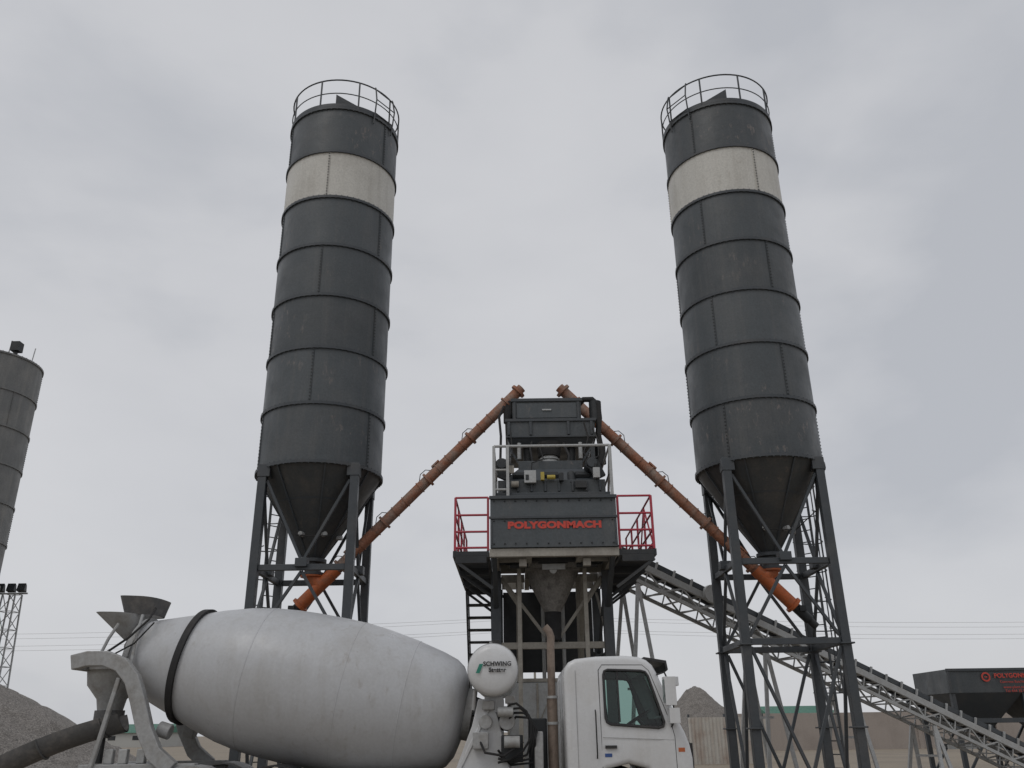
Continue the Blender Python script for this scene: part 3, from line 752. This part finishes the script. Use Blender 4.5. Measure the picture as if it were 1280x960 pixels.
me=bpy.data.meshes.new_from_object(cab.evaluated_get(dg));cab.modifiers.clear();cab.data=me;cab.parent=T
me.set_sharp_from_angle(angle=R(30))
for c in(cut1,cut2,cut3): bpy.data.objects.remove(c,do_unlink=True)
g=G()
yo=lambda z:max(0,z-1.7)*.075
for ya,sg in((y0,1),(y1,-1)):
    n=len(wp);g.add([(x,ya+sg*(yo(z)+.035),z) for x,z in wp],[tuple(range(n))],GLASS)
g.add([(2.48,y0+.2,1.78),(2.48,y1-.2,1.78),(2.23,y1-.22,2.48),(2.23,y0+.22,2.48)],[(0,1,2,3)],GLASS)
g.out('windows',T)
g=G()
for ya,sg in((y0,1),(y1,-1)):
    g.tube([(x,ya+sg*(yo(z)+.004),z) for x,z in wp],.022,BLACKP,n=6,closed=True)
    g.beam((1.62,ya+sg*.03,1.72),(1.62,ya+sg*(.03+.058),2.48),.03,.03,BLACKP)
    dl=[(1.32,1.0),(1.32,2.50),(1.38,2.58),(2.03,2.57),(2.13,2.48),(2.42,1.68),(2.46,1.5),(2.46,.9)]
    g.tube([(x,ya+sg*(yo(z)+.002),z) for x,z in dl],.006,BLACKP,n=5)
    g.tube([(1.34,ya+sg*.002,1.50),(2.45,ya+sg*.002,1.45)],.0045,TGREY,n=5)
    g.tube([(.95,ya+sg*.001,.95),(.95,ya+sg*(yo(2.5)+.001),2.5)],.0045,TGREY,n=5)
    g.bx(1.37,1.55,ya-.03 if sg>0 else ya,ya if sg>0 else ya+.03,1.34,1.385,BLACKP)
    g.bx(1.36,1.47,ya-.004 if sg>0 else ya,ya if sg>0 else ya+.004,1.22,1.27,BLUE)
    g.bx(2.5,2.6,ya-.004 if sg>0 else ya,ya+.05 if sg>0 else ya+.02,1.28,1.34,ORANGE)
    g.tube([(1.24,ya-sg*.02,1.2),(1.24,ya-sg*.05,1.25),(1.24,ya-sg*.05,1.85),(1.24,ya-sg*.0,1.9)],.012,BLACKP,n=6)
    ym=ya-sg*.17
    g.tube([(2.26,ya+sg*.08,2.42),(2.34,ym,2.44),(2.42,ym,2.25),(2.46,ym,1.75),(2.42,ya-sg*0,1.64)],.015,BLACKP,n=6)
vs=[];fs=[]
for k in range(9):
    y=y0+.16+(y1-y0-.32)*k/8;c=1-((k-4)/4)**2
    for x,z in((2.08,2.66),(2.08,2.70),(2.44+.05*c,2.64),(2.46+.07*c,2.50),(2.43+.07*c,2.49),(2.41+.05*c,2.60)): vs.append((x,y,z))
for k in range(8):
    for j in range(6): fs.append((k*6+j,k*6+(j+1)%6,(k+1)*6+(j+1)%6,(k+1)*6+j))
fs+=[tuple(range(6)),tuple(range(48,54))]
g.add(vs,fs,BLACKP)
g.bx(2.735,2.78,y0+.3,y1-.3,.8,1.4,BLACKP)
for y in(y0+.9,y0+1.7): g.beam((2.6,y,1.70),(2.46,y+.45,2.15),.015,.02,BLACKP)
g.bx(2.5,2.82,y0+.05,y1-.05,.3,.55,TGREY)
g.out('cab_trim',T,.004)
g=G()
for ya,sg in((y0,1),(y1,-1)):
    ym=ya-sg*.17
    g.box((2.40,ym,2.16),(.17,.24,.42),TWHITE);g.box((2.44,ym,1.80),(.16,.22,.22),TWHITE)
    g.box((2.312,ym,2.16),(.008,.18,.34),GLASS)
g.box((2.62,15.0,2.34),(.12,.26,.14),TWHITE)
g.out('mirrors',T,.05,seg=4)
g=G()
for y in(14.95,16.25):
    g.bx(1.15,1.65,y-.25,y+.25,1.15,1.48,SEAT);g.hexa([(1.05,y-.24,1.4),(1.2,y-.24,1.4),(1.2,y+.24,1.4),(1.05,y+.24,1.4),(.95,y-.2,2.1),(1.06,y-.2,2.1),(1.06,y+.2,2.1),(.95,y+.2,2.1)],SEAT);g.bx(.93,1.05,y-.13,y+.13,2.12,2.33,SEAT)
g.prism([(2.15,1.22),(2.15,1.55),(2.28,1.70),(2.44,1.64),(2.5,1.22)],y0+.1,y1-.1,SEAT)
ctr=Vector((1.98,15.0,1.78));nn=Vector((-.5,0,.86)).normalized();e1=Vector((0,1,0));e2=nn.cross(e1)
g.tube([ctr+(e1*math.cos(k*math.pi/12)+e2*math.sin(k*math.pi/12))*.23 for k in range(24)],.016,BLACKP,n=6,closed=True)
g.cyl(ctr,(2.2,15.0,1.5),.03,BLACKP);g.beam(ctr-e1*.22,ctr+e1*.22,.04,.02,BLACKP)
g.out('cab_interior',T,.03)
g=G()
g.bx(.2,.5,15.1,16.4,1.0,1.8,STEELD);g.bx(.28,.42,14.65,14.88,1.0,1.6,TGREY)
g.out('engine_air_intake',T,.02)

# ------------------------------------------------------------ gravel piles
def pile(name,cx,cy,rad,h,mat,amp=.25,sx=1):
    n=128;m=60;vs=[];fs=[]
    for j in range(m+1):
        q=j/m
        for i in range(n):
            a=2*math.pi*i/n
            x=cx+rad*q*math.cos(a)*sx;y=cy+rad*q*math.sin(a)
            z=h*(1-q)+ (noise.noise(Vector((x*.5,y*.5,0)))*amp+noise.noise(Vector((x*2.5,y*2.5,3)))*amp*.3+noise.noise(Vector((x*7,y*7,8)))*.06)*min(1,(1-q)*4)
            z-= h*.1*max(0,1-q*6)
            vs.append((x,y,z if j<m else -.05))
    for j in range(m):
        for i in range(n):
            k=(i+1)%n;fs.append((j*n+i,j*n+k,(j+1)*n+k,(j+1)*n+i))
    g=G();g.add(vs,fs,mat);return g.out(name,ang=180)
pile('gravel_pile',-19,27.3,9,4.7,GRAVEL)
pile('gravel_pile',-30,34,9,4.6,GRAVEL)
pile('gravel_pile',11.9,60,5.2,4.7,GRAVEL,.35,.8)

# ------------------------------------------------------------ floodlight mast
E=empty('floodlight_mast');g=G()
mx_,my=-20.3,35
C=[(-.25,-.25),(.25,-.25),(.25,.25),(-.25,.25)]
for a,b in C: g.beam((mx_+a*1.8,my+b*1.8,0),(mx_+a,my+b,7.0),.05,.05,GALV)
for k in range(10):
    z=k*.7;f0=1.8-.8*z/7;f1=1.8-.8*(z+.7)/7
    for i in range(4):
        a=C[i];b=C[(i+1)%4]
        g.beam((mx_+a[0]*f0,my+a[1]*f0,z),(mx_+b[0]*f1,my+b[1]*f1,z+.7),.025,.025,GALV)
        g.beam((mx_+a[0]*f1,my+a[1]*f1,z+.7),(mx_+b[0]*f1,my+b[1]*f1,z+.7),.025,.025,GALV)
g.beam((mx_-.6,my,7.02),(mx_+.6,my,7.02),.06,.06,GALV)
g.out('lattice',E)
g=G()
for x in(-.45,.0,.42):
    g.hexa([(mx_+x-.16,my-.28,7.1),(mx_+x+.16,my-.28,7.1),(mx_+x+.16,my-.05,7.05),(mx_+x-.16,my-.05,7.05),(mx_+x-.16,my-.2,7.4),(mx_+x+.16,my-.2,7.4),(mx_+x+.1,my-.02,7.35),(mx_+x-.1,my-.02,7.35)],STEELD)
g.out('floodlights',E,.01)

# ------------------------------------------------------------ wall, fence, warehouses
E=empty('concrete_wall');g=G()
xx=13
while xx<95:
    g.bx(xx,xx+5.9,72,72.2,0,2.65+.1*math.sin(xx),WALLM);g.bx(xx+5.9,xx+6.2,71.9,72.3,0,2.9,WALLM);xx+=6.2
g.out('panels',E)
E=empty('sheet_metal_fence');g=G()
x=8.6
while x<12.4:
    g.hexa([(x,46,0),(x+.09,45.94,0),(x+.09,45.97,0),(x,46.03,0),(x,46,2.15),(x+.09,45.94,2.15),(x+.09,45.97,2.15),(x,46.03,2.15)],RUSTW)
    g.hexa([(x+.09,45.94,0),(x+.18,46,0),(x+.18,46.03,0),(x+.09,45.97,0),(x+.09,45.94,2.15),(x+.18,46,2.15),(x+.18,46.03,2.15),(x+.09,45.97,2.15)],RUSTW);x+=.18
for x in(8.6,10.4,12.3): g.bx(x,x+.1,46.04,46.14,0,2.3,STEEL)
g.out('sheets',E)
def ware(x0,x1,y,h,rh,rm):
    E=empty('warehouse');g=G();d=14
    g.bx(x0,x1,y,y+d,0,h,TEAL)
    for k in range(int((x1-x0)/4)):
        a=x0+1.4+k*4;g.bx(a,a+1.2,y-.04,y-.003,h*.5,h*.8,STEELD)
    g.out('walls',E)
    g=G();v=[(x0-.4,y-.4,h+.003),(x1+.4,y-.4,h+.003),(x1+.4,y+d+.4,h+.003),(x0-.4,y+d+.4,h+.003),(x0-.4,y+d/2,h+rh),(x1+.4,y+d/2,h+rh)]
    g.add(v,[(0,1,5,4),(3,4,5,2),(0,4,3),(1,2,5),(0,3,2,1)],rm);g.out('roof',E)
ware(42,53,150,3.2,1.9,GROOF)
ware(-72,-58,150,2.2,1.4,GROOF)
# utility line
def pole(x,y):
    E=empty('utility_pole');g=G();g.cyl((x,y,0),(x,y,12.6),.15,BEIGE,r2=.09,n=10)
    for z in(12.2,11.0): g.beam((x-.02,y-.9,z),(x+.02,y+.9,z),.1,.1,BEIGE)
    for z in(12.3,11.1):
        for q in(-.8,.8): g.cyl((x,y+q,z),(x,y+q,z+.15),.04,STEELD,n=6)
    g.out('pole',E)
PX=[(-100,92),(1.9,90),(105,95)]
for p in PX: pole(*p)
g=G()
for (a,b) in zip(PX,PX[1:]):
    for q,z in((-.8,12.45),(.8,12.45),(-.8,11.25),(.8,11.25)):
        pts=[]
        for k in range(25):
            u=k/24;pts.append((a[0]+(b[0]-a[0])*u,a[1]+(b[1]-a[1])*u+q,z-1.6*4*u*(1-u)*.6-(.3*4*u*(1-u) if q>0 else 0)))
        g.tube(pts,.012,GALV,n=4)
g.out('power_line')

# ------------------------------------------------------------ camera
th=R(22.2);ph=.0134
Rv=Vector((1,0,0));U=Vector((0,-math.sin(th),math.cos(th)));F=Vector((0,math.cos(th),math.sin(th)))
r2=Rv*math.cos(ph)-U*math.sin(ph);u2=U*math.cos(ph)+Rv*math.sin(ph)
M=Matrix(((r2.x,u2.x,-F.x,0),(r2.y,u2.y,-F.y,0),(r2.z,u2.z,-F.z,1.6),(0,0,0,1)))
cd=bpy.data.cameras.new('camera');cd.sensor_width=36;cd.lens=36*1065/1280;cd.clip_end=6000;cd.clip_start=.1
co=bpy.data.objects.new('camera',cd);scene.collection.objects.link(co);co.matrix_world=M
scene.camera=co
